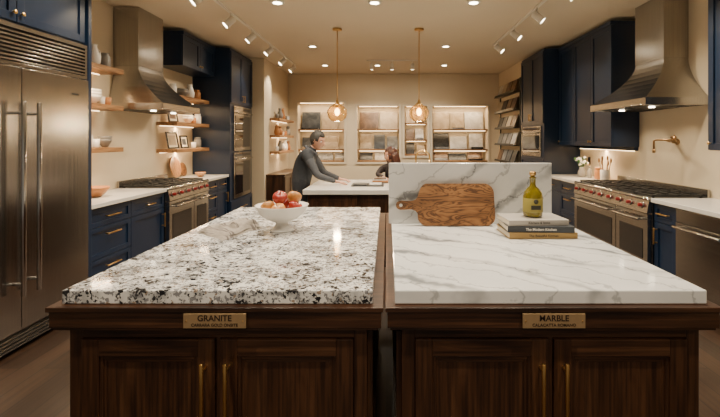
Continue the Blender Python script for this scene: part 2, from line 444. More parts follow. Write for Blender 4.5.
cooker(FL,4.955,6.055,[(4.955,5.60),(5.60,6.055)],6)
cooker(FR,4.14,5.765,[(4.14,4.72),(4.72,5.765)],8)

def hood(fr,s0,s1,c0,c1,cd,z0=1.84,dep=.64,zc=2.36):
    b=B('range_hood',fr)
    R=[]
    def rect(a,c,d0,d,z): return [(a,d0,z),(c,d0,z),(c,d,z),(a,d,z)]
    R.append(rect(s0+.03,s1-.03,.02,dep-.03,z0+.02)); R.append(rect(s0+.03,s1-.03,.02,dep-.03,z0)); R.append(rect(s0,s1,.004,dep,z0)); R.append(rect(s0,s1,.004,dep,z0+.075))
    k=8
    for i in range(k+1):
        t=i/k; q=1-(1-t)**1.75; z=z0+.077+(zc-z0-.077)*t
        R.append(rect(s0+.004+(c0-s0)*q,s1-.004+(c1-s1)*q,.004,(dep-.004)+(cd-dep)*q,z))
    R.append(rect(c0,c1,.004,cd,zc)); R.append(rect(c0,c1,.004,cd,CZ-.005))
    b.loft(R,steel_z,False)
    n=4; w=(s1-s0-.1)/n
    for i in range(n):
        a=s0+.05+i*w
        for k in range(6): b.box(a+.01,a+w-.01,.06+k*.085,.12+k*.085,z0+.005,z0+.015,dsteel)
    b.tube([(s0,dep,z0+.006),(s1,dep,z0+.006)],.007,chrome)
    o=b.done(.0015)
    for s in(s0+(s1-s0)*.25,s0+(s1-s0)*.75):
        p=fr(s,.4,z0-.012); t=fr(s,.3,.9)
        bb=B('hood_lamp',fr); bb.lathe((s,.4,z0-.008),[(.03,0),(.03,.01)],em_warm,14); bb.done(parent=o)
        light('SPOT','hood_bulb',p,18,(1,.82,.58),.03,o,t,spot=125)
hood(FL,4.80,5.74,4.90,5.44,.30)
hood(FR,4.16,5.29,4.45,4.96,.27)

# towers
def oven_unit(b,s0,s1,d,z0,z1):
    b.box(s0,s1,d,d+.025,z0,z1,steel_y); b.box(s0+.06,s1-.06,d+.025,d+.029,z0+.06,z1-.16,blackglass)
    b.box(s0+.03,s1-.03,d+.025,d+.028,z1-.07,z1-.02,blackglass)
    b.tube([(s0+.04,d+.07,z1-.11),(s1-.04,d+.07,z1-.11)],.011,chrome)
    for s in(s0+.07,s1-.07): b.tube([(s,d+.02,z1-.11),(s,d+.07,z1-.11)],.008,chrome)
b=B('oven_tower',FL)
b.box(6.90,8.0,.003,.62,.1,3.0,navy); b.box(6.9,8.0,.003,.55,0,.1,toe)
door(b,6.91,7.447,2.10,2.96,.62,navy); door(b,7.453,7.99,2.10,2.96,.62,navy)
oven_unit(b,7.02,7.88,.62,1.30,2.06); oven_unit(b,7.02,7.88,.62,.50,1.27)
door(b,6.91,7.99,.12,.47,.62,navy); pull(b,7.45,.32,.64,.3,False)
pull(b,7.41,2.2,.64,.12,True); pull(b,7.49,2.2,.64,.12,True)
b.done(.002)
b=B('oven_tower',FR)
b.box(6.95,8.1,.003,.60,.1,3.0,navy); b.box(6.95,8.1,.003,.55,0,.1,toe)
door(b,6.96,7.522,1.76,2.96,.60,navy); door(b,7.528,8.09,1.76,2.96,.60,navy)
pull(b,7.49,1.88,.62,.12,True); pull(b,7.56,1.88,.62,.12,True)
oven_unit(b,7.05,8.0,.60,1.20,1.72)
door(b,6.96,7.522,.12,1.17,.60,navy); door(b,7.528,8.09,.12,1.17,.60,navy)
b.done(.002)

# wall shelves left near
def shelf(fr,s0,s1,z,dep=.29,led=True,mat=oak_y,e=5,name='wall_shelf'):
    b=B(name,fr); b.box(s0,s1,.003,dep,z-.05,z,mat)
    if led: b.box(s0+.03,s1-.03,.03,.045,z-.058,z-.051,em_led)
    o=b.done(.002)
    if led:
        p=fr((s0+s1)/2,.08,z-.07); t=fr((s0+s1)/2,.04,z-1)
        light('AREA','shelf_led',p,e*(s1-s0),(1,.70,.40),.04,o,t,(s1-s0)*.8 )
    return o
for z in(2.26,1.86,1.41): shelf(FL,3.70,4.64,z,e=13)
for z in(2.12,1.74,1.36): shelf(FL,5.82,6.88,z,e=12)
upper(FL,5.80,6.88,2.52,2.95,.38,2)

# shelf objects
def vase(name,fr,s,d,z,prof,mat,n=20): 
    b=B(name,fr); b.lathe((s,d,z+.001),prof,mat,n); return b.done()
P_jug=[(.045,0),(.065,.03),(.07,.09),(.045,.16),(.035,.2),(.045,.22),(.038,.22),(.028,.2)]
P_bowl=[(.035,0),(.05,.01),(.09,.06),(.1,.09),(.094,.09),(.08,.055),(.03,.018)]
P_jar=[(.05,0),(.055,.01),(.055,.12),(.04,.14),(.045,.145),(.045,.165),(.01,.17)]
P_cup=[(.03,0),(.035,.01),(.04,.09),(.036,.09),(.03,.015)]
def jug(s,d,z,mat):
    b=B('ceramic_jug',FL); b.lathe((s,d,z+.001),P_jug,mat,20)
    b.tube([(s+.04,d,z+.19),(s+.10,d,z+.17),(s+.11,d,z+.11),(s+.066,d,z+.06)],.008,mat); b.done()
jug(4.36,.15,2.26,ceramic); vase('storage_jar',FL,4.54,.15,2.26,P_jar,ceramic_g); vase('storage_jar',FL,4.22,.12,2.26,P_jar,ceramic)
def stack(name,fr,s,d,z,n,mat,r=1.0):
    b=B(name,fr)
    for k in range(n): b.lathe((s,d,z+.001+k*.03),[(q*r,h) for q,h in P_bowl],mat,22)
    b.done()
stack('bowl_stack',FL,4.32,.15,1.86,3,ceramic); vase('cup',FL,4.48,.15,1.86,P_cup,ceramic); vase('cup',FL,4.58,.15,1.86,P_cup,terra)
vase('storage_jar',FL,4.26,.15,1.41,P_jar,ceramic); vase('cup',FL,4.38,.16,1.41,P_cup,ceramic); stack('bowl_stack',FL,4.54,.15,1.41,2,ceramic_g,.7)
vase('serving_bowl',FL,4.2,.28,.92,[(q*1.3,h*1.1) for q,h in P_bowl],terra)
vase('storage_jar',FL,5.98,.15,2.12,P_jar,ceramic); stack('bowl_stack',FL,6.25,.15,2.12,2,ceramic_g); jug(6.50,.15,2.12,ceramic); vase('storage_jar',FL,6.74,.15,2.12,P_jar,terra)
stack('bowl_stack',FL,6.44,.15,1.74,2,ceramic,.8); vase('cup',FL,6.62,.15,1.74,P_cup,terra); vase('storage_jar',FL,6.76,.15,1.74,P_jar,ceramic)
def fram(fr,s,d,z,w,h,m=0):
    b=B('picture_frame',fr); t=.018; k=.05
    def q(a,c,e,f,th,mat,off=0):
        def P(s_,dd,zz): return (s_,d+dd-(zz-z)*.18,zz)
        v=[P(a,off,e),P(c,off,e),P(c,off+th,e),P(a,off+th,e),P(a,off,f),P(c,off,f),P(c,off+th,f),P(a,off+th,f)]
        b.add(v,[(0,3,2,1),(4,5,6,7),(0,1,5,4),(1,2,6,5),(2,3,7,6),(3,0,4,7)],mat)
    z+=.002
    q(s,s+w,z,z+h,.008,paper); q(s,s+k*.4,z,z+h,t,iron); q(s+w-k*.4,s+w,z,z+h,t,iron); q(s,s+w,z,z+k*.4,t,iron); q(s,s+w,z+h-k*.4,z+h,t,iron)
    q(s+.05,s+w-.05,z+.05,z+h-.05,.01,stones[m])
    b.done()
fram(FL,5.92,.12,1.74,.26,.22,2); fram(FL,5.90,.12,1.36,.3,.24,3); fram(FL,6.28,.12,1.36,.22,.19,0)
vase('cup',FL,6.62,.15,1.36,P_cup,ceramic); vase('storage_jar',FL,6.76,.15,1.36,P_jar,ceramic_g)
b=B('round_cutting_board',FL)
ax=Vector((0,1,.22)).normalized()
b.lathe((6.24,.045,1.082),[(.15,0),(.158,.004),(.158,.016),(.15,.02)],lightwood,36,ax=tuple(ax)); b.done()
b=B('round_cutting_board',FL)
b.lathe((6.48,.045,1.032),[(.10,0),(.108,.004),(.108,.014),(.10,.018)],acacia_m,32,ax=tuple(ax)); b.done()
vase('wooden_bowl',FL,6.42,.35,.92,[(q*.8,h*.8) for q,h in P_bowl],lightwood)

# right counter
b=B('utensil_crock',FR); b.lathe((5.86,.16,.921),[(.05,0),(.06,.01),(.062,.15),(.055,.15),(.05,.02)],ceramic,22)
for k in range(6):
    a=k*1.05; x=5.86+.025*math.cos(a); y=.16+.025*math.sin(a); x2=5.86+.08*math.cos(a); y2=.16+.07*math.sin(a); h=1.14+.03*(k%3)
    b.tube([(x,y,.95),(x2,y2,h)],.006,lightwood,8); b.ball((x2+.005*math.cos(a),y2,h+.03),(.02,.012,.035),lightwood,10,6)
b.done()
b=B('flower_vase',FR); b.lathe((6.42,.22,.921),[(.04,0),(.06,.03),(.06,.08),(.035,.13),(.04,.15),(.033,.15),(.02,.1)],ceramic_g,20)
for k in range(26):
    a=random.uniform(0,6.28); r=random.uniform(.02,.13); h=1.12+random.uniform(0,.13)-r*.3
    p=(6.42+r*math.cos(a),.22+r*math.sin(a),h)
    b.tube([(6.42,.22,1.04),((6.42+p[0])/2,(.22+p[1])/2,1.09),p],.002,green,5)
    if k%3: b.ball(p,(.024,.024,.018),petal,8,6)
    else: b.ball(p,(.035,.012,.02),green,8,6)
b.done()
vase('storage_jar',FR,6.08,.14,.92,P_jar,terra)
b=B('soap_bottle',FR); b.lathe((6.22,.2,.921),[(.03,0),(.033,.01),(.033,.12),(.012,.14),(.012,.165),(.02,.168),(.02,.175)],ceramic_g,16); b.tube([(6.22,.2,1.095),(6.22,.2,1.12),(6.22,.24,1.12)],.005,brass); b.done()
shelf(FR,5.34,6.90,1.40-.001,dep=.06,mat=navy,e=13,name='under_cabinet_light')
# pot filler
b=B('pot_filler',FR)
z=1.47
b.lathe((4.62,.003,z),[(.035,0),(.035,.012),(.018,.02),(.018,.06)],bronze,20,ax=(0,1,0))
b.tube([(4.62,.06,z),(4.62,.06,z+.05),(4.50,.16,z+.05),(4.38,.20,z+.05)],.012,bronze)
b.tube([(4.38,.20,z+.06),(4.38,.20,z-.0)],.016,bronze); b.tube([(4.38,.20,z+.02),(4.56,.28,z+.02),(4.58,.29,z+.01),(4.58,.29,z-.09)],.011,bronze)
b.lathe((4.58,.29,z-.12),[(.016,0),(.016,.04)],bronze,14); b.tube([(4.62,.08,z),(4.68,.10,z+.01)],.006,bronze); b.tube([(4.38,.2,z+.06),(4.33,.24,z+.07)],.006,bronze)
b.done()
for fr,s in((FR,3.95),(FR,6.6)):
    b=B('wall_outlet',fr); b.box(s,s+.075,.002,.008,1.10,1.215,dsteel); b.box(s+.02,s+.055,.008,.01,1.12,1.15,ink); b.box(s+.02,s+.055,.008,.01,1.165,1.195,ink); b.done(.001)

# back left shelves & cabinet
F3=lambda s,d,z:(-2.35+d,s,z)
F4=lambda s,d,z:(2.66-d,s,z)
for z in(1.25,1.58,1.92):
    shelf(F3,8.4,9.7,z,dep=.2,e=5)
    b=B('jar_row',F3)
    for k in range(5):
        b.lathe((8.55+k*.24,.11,z+.001),[(q*random.uniform(.7,1),h*random.uniform(.7,1.1)) for q,h in random.choice((P_jar,P_cup,P_jug))],random.choice((ceramic,ceramic_g,terra)),14)
    b.done()
b=B('sideboard',F3); b.box(8.15,9.8,.003,.35,.08,.78,walnut_z); b.box(8.13,9.82,.003,.37,.78,.81,walnut_y); b.box(8.2,9.75,.01,.3,0,.08,toe)
for k in range(3): door(b,8.17+k*.54,8.69+k*.54,.1,.76,.35,walnut_z,.05)
b.done(.002)
b=B('sample_rack',F4)
for s in(8.32,9.765): 
    b.box(s,s+.02,.005,.03,0,2.72,dsteel); b.box(s,s+.02,.005,.16,0,.03,dsteel)
for k in range(5):
    z=1.0+k*.36; b.box(8.32,9.785,.003,.16,z,z+.02,dsteel); b.box(8.35,9.75,.15,.16,z+.02,z+.045,dsteel)
    for j in range(4):
        s=8.4+j*.34; m=random.choice(stones+[stones[5],stones[0]])
        v=[(s,.10,z+.022),(s+.29,.10,z+.022),(s+.29,.12,z+.022),(s,.12,z+.022),(s,.02,z+.27),(s+.29,.02,z+.27),(s+.29,.04,z+.27),(s,.04,z+.27)]
        b.add(v,[(0,3,2,1),(4,5,6,7),(0,1,5,4),(1,2,6,5),(2,3,7,6),(3,0,4,7)],m)
b.done()

# ------------------------------------------------------------------ display islands
def island(x0,x1,sx0,sx1,slabmat,y0=1.61,y1=3.58):
    b=B('display_island_cabinet')
    yf=y0-.025
    b.box(x0,x1,yf,y1+.02,.785,.865,walnut_x)
    b.box(x0-.008,x1+.008,yf-.008,y1+.028,.848,.8655,walnut_x)
    b.box(x0+.01,x1-.01,yf+.006,y1+.01,.775,.785,walnut_x)
    cx0,cx1=x0+.055,x1-.055; yc=y0+.02
    b.box(cx0,cx1,yc,y1-.02,.09,.775,walnut_z); b.box(cx0+.04,cx1-.04,yc+.06,y1-.08,0,.09,toe)
    F=lambda s,d,z:(s,yc-d,z)
    b.fr=F
    fs=.05
    b.box(cx0,cx0+fs,0,.012,.09,.775,walnut_z); b.box(cx1-fs,cx1,0,.012,.09,.775,walnut_z)
    b.box(cx0+fs,cx1-fs,0,.012,.735,.775,walnut_x); b.box(cx0+fs,cx1-fs,0,.012,.09,.13,walnut_x)
    m=(cx0+cx1)/2
    b.box(m-.008,m+.008,0,.012,.13,.735,walnut_z)
    door(b,cx0+fs+.003,m-.011,.134,.732,.001,walnut_z,.065,.022,True,walnut_x)
    door(b,m+.011,cx1-fs-.003,.134,.732,.001,walnut_z,.065,.022,True,walnut_x)
    for q in(-.044,.044): pull(b,m+q,.50,.022,.32,True,brass,.0075,.04)
    b.fr=lambda s,d,z:(cx0-d,s,z)
    for a,c in((yc+.03,yc+.95),(yc+.97,y1-.05)): door(b,a,c,.13,.74,0,walnut_z,.07,.02,True)
    b.fr=lambda s,d,z:(cx1+d,s,z)
    for a,c in((yc+.03,yc+.95),(yc+.97,y1-.05)): door(b,a,c,.13,.74,0,walnut_z,.07,.02,True)
    b.done(.0018)
    b=B('countertop_slab'); b.box(sx0,sx1,y0,y1,.866,.92,slabmat); o=b.done(.005)
island(-1.277,-.022,-1.248,-.055,granite_m)
island(.002+.0,1.257,.03,1.228,marble_top)
def plaque(x,t1,t2):
    b=B('name_plaque'); b.box(x-.117,x+.117,1.570,1.5765,.792,.846,bras_pl)
    for s in(-.106,.106): b.lathe((x+s,1.570,.819),[(.003,0),(.003,.002)],brass,8,ax=(0,-1,0))
    o=b.done(.001)
    text(t1,.031,(x,1.5695,.829),txtm,o,bold=True); text(t2,.0155,(x,1.5695,.804),txtm,o,bold=True)
plaque(-.645,'GRANITE','CARRARA GOLD ONSITE'); plaque(.625,'MARBLE','CALACATTA ROMANO')

b=B('marble_backsplash_slab'); b.box(.012,1.13,2.88,2.925,.9205,1.335,marble_v); b.done(.003)

# paddle cutting board
def paddle():
    bm=bmesh.new(); out=[]
    def arc(cx,cz,r,a0,a1,n=8):
        for i in range(n+1):
            a=math.radians(a0+(a1-a0)*i/n); out.append((cx+r*math.cos(a),cz+r*math.sin(a)))
    arc(.455,.06,.06,-90,0); arc(.45,.215,.065,0,90); arc(.07,.225,.055,90,165)
    out+= [(.0,.19),(-.015,.172),(-.04,.163)]
    arc(-.115,.135,.03,90,270,10)
    out+= [(-.04,.107),(-.015,.098),(.0,.08)]
    arc(.06,.06,.06,200,270)
    vs=[bm.verts.new((x,0,z)) for x,z in out]
    es=[bm.edges.new((vs[i],vs[(i+1)%len(vs)])) for i in range(len(vs))]
    hv=[bm.verts.new((-.112+.012*math.cos(a),0,.135+.012*math.sin(a))) for a in [2*math.pi*i/14 for i in range(14)]]
    es+=[bm.edges.new((hv[i],hv[(i+1)%14])) for i in range(14)]
    bmesh.ops.triangle_fill(bm,edges=es,use_beauty=True)
    me=bpy.data.meshes.new('paddle_cutting_board'); bm.to_mesh(me); bm.free(); me.materials.append(acacia_m)
    o=bpy.data.objects.new('paddle_cutting_board',me); SC.collection.objects.link(o)
    md=o.modifiers.new('solid','SOLIDIFY'); md.thickness=.022; md.offset=0
    md=o.modifiers.new('bevel','BEVEL'); md.width=.004; md.segments=2; md.limit_method='ANGLE'; md.angle_limit=math.radians(60)
    o.location=(.205,2.79,.9235); o.rotation_euler=(math.radians(-13),0,0)
paddle()

# books
def book(cx,cy,z,w,d,h,cover,title,rot,tm):
    b=B('book')
    b.box(cx-w/2,cx+w/2,cy-d/2,cy+d/2,z,z+.003,cover); b.box(cx-w/2,cx+w/2,cy-d/2,cy+d/2,z+h-.003,z+h,cover)
    b.box(cx-w/2,cx+w/2,cy-d/2,cy-d/2+.004,z+.003,z+h-.003,cover)
    b.box(cx-w/2+.005,cx+w/2-.005,cy-d/2+.004,cy+d/2-.005,z+.003,z+h-.003,paper)
    o=b.done(.001)
    t=text(title,h*.58,(cx,cy-d/2-.0006,z+h/2),tm,o,bold=True)
    o.rotation_euler=(0,0,rot)
cv1=plain('tan_book_cover',(.30,.19,.06),.5); cv2=plain('charcoal_book_cover',(.030,.035,.042),.5); cv3=plain('cream_book_cover',(.36,.33,.29),.5); tw=plain('pale_ink',(.75,.7,.6),.5)
book(.905,2.57,.921,.40,.27,.034,cv1,'The Beautiful Kitchen',.03,ink)
book(.90,2.57,.9555,.385,.26,.036,cv2,'The Modern Kitchen',-.03,tw)
book(.885,2.58,.992,.36,.24,.032,cv3,'Kitchens & Stone',.06,ink)

# oil bottle
def bottle():
    oil=plain('olive_oil_glass',(.26,.20,.006),.04,trans=.45,ior=1.45,coat=.8)
    lab=plain('bottle_label',(.30,.25,.05),.5); lab2=plain('bottle_label_dark',(.02,.02,.01),.5)
    x,y,z=.895,2.58,1.0245
    b=B('olive_oil_bottle')
    b.lathe((x,y,z),[(.045,0),(.056,.006),(.058,.02),(.058,.125),(.052,.150),(.036,.172),(.02,.186),(.017,.20),(.017,.232),(.021,.235),(.021,.242)],oil,28)
    b.lathe((x,y,z+.03),[(.0585,0),(.059,.001),(.059,.085),(.0585,.086)],lab,28)
    b.box(x-.028,x+.028,y-.0605,y-.05,z+.05,z+.075,lab2)
    b.lathe((x,y-.055,z+.098),[(.014,0),(.014,.006)],lab2,16,ax=(0,-1,0))
    b.lathe((x,y,z+.242),[(.014,0),(.014,.01),(.02,.012),(.02,.03),(.015,.034),(.002,.035)],brass,18)
    b.done()
bottle()

# fruit bowl
bx,by=-.665,2.66
b=B('fruit_bowl')
b.lathe((bx,by,.921),[(.072,0),(.074,.006),(.06,.014),(.038,.04),(.04,.055),(.09,.075),(.14,.11),(.163,.158),(.168,.163),(.160,.163),(.134,.118),(.085,.088),(.02,.08)],ceramic,40)
b.done()
def appmat():
    m,nt,p=newmat('apple_skin'); co=coords(nt,(1,1,.6)); n=N(nt,'ShaderNodeTexNoise',Scale=14.0,Detail=3.0,Distortion=.5); L(nt,co,n.inputs['Vector'])
    L(nt,ramp(nt,n.outputs['Fac'],[(.35,(.24,.010,.008)),(.52,(.31,.035,.018)),(.66,(.45,.22,.06))]),p.inputs['Base Color']); p.inputs['Roughness'].default_value=.22; return m
am=appmat()
am2=plain('golden_apple_skin',(.46,.20,.05),.25,nz=(12,.45))
def apple(x,y,z,m,tilt,k=1.12):
    b=B('apple'); ax=Vector((math.cos(tilt)*.5,math.sin(tilt)*.5,1)).normalized()
    pr=[(.004,-.026),(.014,-.033),(.026,-.030),(.037,-.012),(.041,.006),(.038,.022),(.026,.032),(.013,.031),(.004,.022)]
    b.lathe((x,y,z),[(r*k,h*k) for r,h in pr],m,24,ax=tuple(ax)); p=Vector((x,y,z)); b.tube([tuple(p+ax*.024),tuple(p+ax*.040),tuple(p+ax*.052+Vector((.004,0,0)))],.002,walnut_z,6); b.done()
for (dx,dy,dz,m,t) in((-.082,-.02,.146,am2,2.5),(.0,-.082,.140,am2,4),(.084,-.01,.146,am,.3),(.01,.08,.145,am,1.5),(-.012,-.005,.205,am,5),(.065,.055,.20,am2,1)):
    apple(bx+dx,by+dy,.921+dz,m,t)

# folded linen towel
def towel():
    bm=bmesh.new(); n=36; C=[Vector((-1.17,2.58)),Vector((-.95,2.41)),Vector((-.80,2.73)),Vector((-1.03,2.92))]
    stripe=plain('linen_stripe',(.12,.10,.09),.9)
    def layer(sh,zb,amp,sc):
        ctr=sum(C,Vector((0,0)))/4
        c=[ctr+(p-ctr)*sc+Vector(sh) for p in C]; g=[]
        for i in range(n+1):
            row=[]
            for j in range(n+1):
                u,v=i/n,j/n
                p=c[0].lerp(c[1],u).lerp(c[3].lerp(c[2],u),v)
                e=min(u,1-u,v,1-v); w=mathutils.noise.noise(Vector((p.x*9,p.y*9,sc*7)))
                p=p+Vector((mathutils.noise.noise(Vector((p.x*7,p.y*7,3+sc)))*.05,w*.035))
                z=zb+.016*min(1,(e*9)**.5)+amp*(max(0,w)*1.2+.6*max(0,math.sin(u*13+v*7+sc*5)))*min(1,e*7)
                row.append(bm.verts.new((p.x,p.y,z)))
            g.append(row)
        for i in range(n):
            for j in range(n):
                f=bm.faces.new((g[i][j],g[i+1][j],g[i+1][j+1],g[i][j+1])); f.smooth=True; f.material_index=1 if j in(3,5,6,29,30,32) else 0
        rim=[g[i][0] for i in range(n+1)]+[g[n][j] for j in range(1,n+1)]+[g[i][n] for i in range(n-1,-1,-1)]+[g[0][j] for j in range(n-1,0,-1)]
        lo=[bm.verts.new((v.co.x,v.co.y,zb-.0)) for v in rim]; m=len(rim)
        for i in range(m):
            f=bm.faces.new((rim[i],rim[(i+1)%m],lo[(i+1)%m],lo[i])); f.smooth=True
        bm.faces.new(lo)
    layer((0,0),.921,.010,1.0); layer((.01,.0),.936,.014,.88); layer((.04,.03),.950,.018,.66)
    bmesh.ops.recalc_face_normals(bm,faces=bm.faces)
    me=bpy.data.meshes.new('folded_towel'); bm.to_mesh(me); bm.free(); me.materials.append(linen); me.materials.append(stripe)
    o=bpy.data.objects.new('folded_towel',me); SC.collection.objects.link(o)
towel()

# ------------------------------------------------------------------ far island
b=B('kitchen_island')
b.box(-.90,1.05,4.85,5.75,.09,.865,walnut_z); b.box(-.84,1.0,4.91,5.7,0,.09,toe)
b.fr=lambda s,d,z:(s,4.85-d,z)
for k in range(4): door(b,-.89+k*.484,-.41+k*.484,.11,.85,0,walnut_z,.06,.02,True)
b.fr=lambda s,d,z:(-.90-d,s,z); door(b,4.87,5.73,.11,.85,0,walnut_z,.07)
b.fr=lambda a,c,z:(a,c,z)
b.box(-.96,1.12,4.78,6.0,.8655,.92,quartz); b.done(.003)
b=B('sample_tray'); b.box(-.44,-.04,5.12,5.42,.921,.932,iron); b.box(-.41,-.25,5.15,5.39,.932,.942,stones[0]); b.box(-.22,-.07,5.15,5.39,.932,.944,stones[4]); b.done(.002)
b=B('stone_sample_stack')
for k in range(4): b.box(-.20+.01*k,.02-.01*k,5.5+.01*k,5.72,.921+k*.016,.935+k*.016,[stones[2],terra,stones[4],stones[2]][k])
b.done(.001)
b=B('kitchen_faucet'); x=.37
b.lathe((x,5.4,.921),[(.03,0),(.03,.01),(.018,.02),(.016,.06)],brass,18)
pts=[(x,5.4,.96),(x,5.4,1.26)]+[(x+.09-.09*math.cos(math.radians(a)),5.4,1.26+.09*math.sin(math.radians(a))) for a in range(15,181,15)]+[(x+.18,5.4,1.20)]
b.tube(pts,.011,brass); b.tube([(x+.18,5.4,1.22),(x+.18,5.4,1.16)],.015,brass); b.tube([(x,5.4,1.0),(x,5.33,1.03)],.006,brass); b.done()

# ------------------------------------------------------------------ lamps
def pendant(x,y,zc=1.87):
    b=B('pendant_lamp')
    b.lathe((x,y,CZ-.03),[(.06,0),(.065,.008),(.065,.028)],brass,24)
    b.tube([(x,y,CZ-.03),(x,y,zc+.16)],.006,brass)
    b.lathe((x,y,zc+.10),[(.055,0),(.058,.01),(.04,.03),(.022,.04),(.018,.08),(.006,.085)],brass,24)
    b.lathe((x,y,zc+.03),[(.014,.08),(.014,.04)],brass,12)
    b.ball((x,y,zc+.01),(.035,.035,.052),em_bulb,14,10)
    o=b.done()
    g=B('glass_shade'); n=48; R=[]
    prof=[(.05,.11),(.10,.085),(.135,.03),(.14,-.02),(.12,-.075),(.08,-.115),(.05,-.125)]
    for r,h in prof+[(r-.004,h) for r,h in reversed(prof)]:
        R.append([(x+(r+(.002 if j%4<2 else -.002))*math.cos(2*math.pi*j/n),y+(r+(.002 if j%4<2 else -.002))*math.sin(2*math.pi*j/n),zc+h) for j in range(n)])
    R.append(R[0]); g.loft(R,amber,True,cap=False); g.done(parent=o)
    light('POINT','pendant_bulb',(x,y,zc-.16),15,(1,.72,.42),.05,o)
pendant(-.70,5.9); pendant(.45,5.9)

def recessed(x,y,e=55):
    b=B('recessed_light'); b.lathe((x,y,CZ-.012),[(.045,0),(.075,0),(.08,.006),(.08,.0115)],white_p,28); b.lathe((x,y,CZ-.014),[(.05,0),(.05,.006)],em_warm,24)
    o=b.done(); light('AREA','downlight',(x,y,CZ-.018),e,(1,.85,.64),.11,o,(x,y,0),spread=128)
for x,y,e in((-1.24,4.75,34),(-.14,4.75,30),(.98,4.75,34),(-1.3,8.8,34),(-.2,8.8,34),(1.2,8.8,34),(-1.24,7.0,34),(.98,7.0,34),(-1.1,2.9,30),(-.0,2.9,20),(1.1,2.9,28),(-1.0,1.0,26),(1.0,1.0,26),(2.1,3.6,26),(-2.0,3.2,24),(0,-.6,30)):  # pair nearest the camera and one behind it are added, unseen front fill
    recessed(x,y,e)

def track(x,y0,y1,ys,tx):
    b=B('track_light'); b.box(x-.018,x+.018,y0,y1,CZ-.022,CZ-.001,white_p)
    hd=[]
    for y in ys:
        d=Vector(((tx-x)*.8,random.uniform(-.75,-.45),-1.15)).normalized()
        c=Vector((x,y,CZ-.12)); b.tube([(x,y,CZ-.02),(x,y,CZ-.10)],.009,white_p)
        a=c-d*.06
        b.lathe(tuple(a),[(.025,0),(.042,.010),(.044,.13),(.050,.15),(.046,.15),(.042,.132)],white_p,20,ax=tuple(d))
        b.lathe(tuple(a),[(.041,.136),(.041,.142)],em_warm,16,ax=tuple(d)); hd.append((a+d*.16,d))
    o=b.done()
    for p,d in hd: light('SPOT','spot_bulb',p,52,(1,.82,.58),.03,o,p+d,spot=65,blend=.8)
track(-1.9,3.9,8.7,(4.25,5.1,5.9,6.8,7.7,8.5),-3.2)
track(1.75,3.8,6.9,(4.1,4.9,5.75,6.6),3.2)
b=B('track_light'); b.box(-.4,.6,8.2,8.236,CZ-.022,CZ-.001,white_p)
for x in(-.3,.1,.5):
    b.tube([(x,8.218,CZ-.02),(x,8.218,CZ-.08)],.008,white_p); b.lathe((x,8.2,CZ-.08),[(.02,0),(.036,.01),(.036,.11)],white_p,16,ax=(0,.5,-1)); b.lathe((x,8.2,CZ-.08),[(.03,.112),(.03,.115)],em_warm,16,ax=(0,.5,-1))
o=b.done()
for x in(-.3,.1,.5): light('SPOT','spot_bulb',(x,8.27,CZ-.2),30,(1,.82,.58),.03,o,(x*2.5,10,1.6),spot=90,blend=.8)

# ------------------------------------------------------------------ people
def skin_body(name,joints,bones,matfn,parent):
    names=list(joints); idx={n:i for i,n in enumerate(names)}
    me=bpy.data.meshes.new(name); me.from_pydata([joints[n][0] for n in names],[(idx[a],idx[c]) for a,c,_ in bones],[]); me.update()
    ob=bpy.data.objects.new(name,me); SC.collection.objects.link(ob)
    md=ob.modifiers.new('skin','SKIN'); md.use_smooth_shade=True
    for i,n in enumerate(names):
        sv=me.skin_vertices[0].data[i]; r=joints[n][1]; sv.radius=r if isinstance(r,tuple) else (r,r); sv.use_root=(i==0)
    sd=ob.modifiers.new('sub','SUBSURF'); sd.levels=2; sd.render_levels=2
    bpy.context.view_layer.update()
    dg=bpy.context.evaluated_depsgraph_get(); m2=bpy.data.meshes.new_from_object(ob.evaluated_get(dg)); 
    bpy.data.objects.remove(ob)
    m2.materials.clear(); ms=[]
    segs=[(Vector(joints[a][0]),Vector(joints[c][0]),mt,(joints[a][1] if not isinstance(joints[a][1],tuple) else joints[a][1][0])) for a,c,mt in bones]
    for s in segs:
        if s[2] not in ms: ms.append(s[2]); m2.materials.append(s[2])
    for f in m2.polygons:
        p=f.center; best=None
        for a,c,mt,r in segs:
            t=max(0,min(1,(p-a).dot(c-a)/max((c-a).length_squared,1e-9))); d=(p-(a+(c-a)*t)).length-r*.6
            if best is None or d<best[0]: best=(d,mt)
        f.material_index=ms.index(best[1]); f.use_smooth=True
    o=bpy.data.objects.new(name,m2); SC.collection.objects.link(o); par(o,parent); return o

def hand(name,w,d,up,side,parent,mat=skin,curl=.5):
    w=Vector(w); d=Vector(d).normalized(); up=Vector(up); up=(up-d*up.dot(d)).normalized(); sd=d.cross(up)*side
    b=B(name); R=[]
    for t,wd,th in((-.02,.024,.020),(.0,.026,.018),(.025,.034,.016),(.055,.040,.014),(.082,.039,.012),(.092,.034,.008)):
        c=w+d*t; R.append([tuple(c+sd*math.cos(a)*wd+up*math.sin(a)*th) for a in [2*math.pi*i/14 for i in range(14)]])
    b.loft(R,mat)
    for k,(o,ln) in enumerate(((.029,.072),(.010,.080),(-.010,.075),(-.029,.058))):
        p=w+d*.080+sd*o; pts=[tuple(p)]; a=.12
        dd=(d+sd*o*3).normalized()
        for sgi,fr_ in enumerate((.45,.32,.23)):
            a+=curl*.45; p=p+(dd*math.cos(a)-up*math.sin(a))*ln*fr_; pts.append(tuple(p))
        b.tube(pts+[tuple(p+(dd*math.cos(a)-up*math.sin(a))*.004)],[.0092,.0085,.0078,.0068,.003],mat,10)
    p=w+d*.022+sd*.028; pts=[tuple(p),tuple(p+d*.026+sd*.022-up*.004),tuple(p+d*.052+sd*.034-up*.010),tuple(p+d*.072+sd*.036-up*.014),tuple(p+d*.076+sd*.036-up*.015)]
    b.tube(pts,[.012,.0105,.0092,.0078,.003],mat,10)
    b.done(parent=parent)

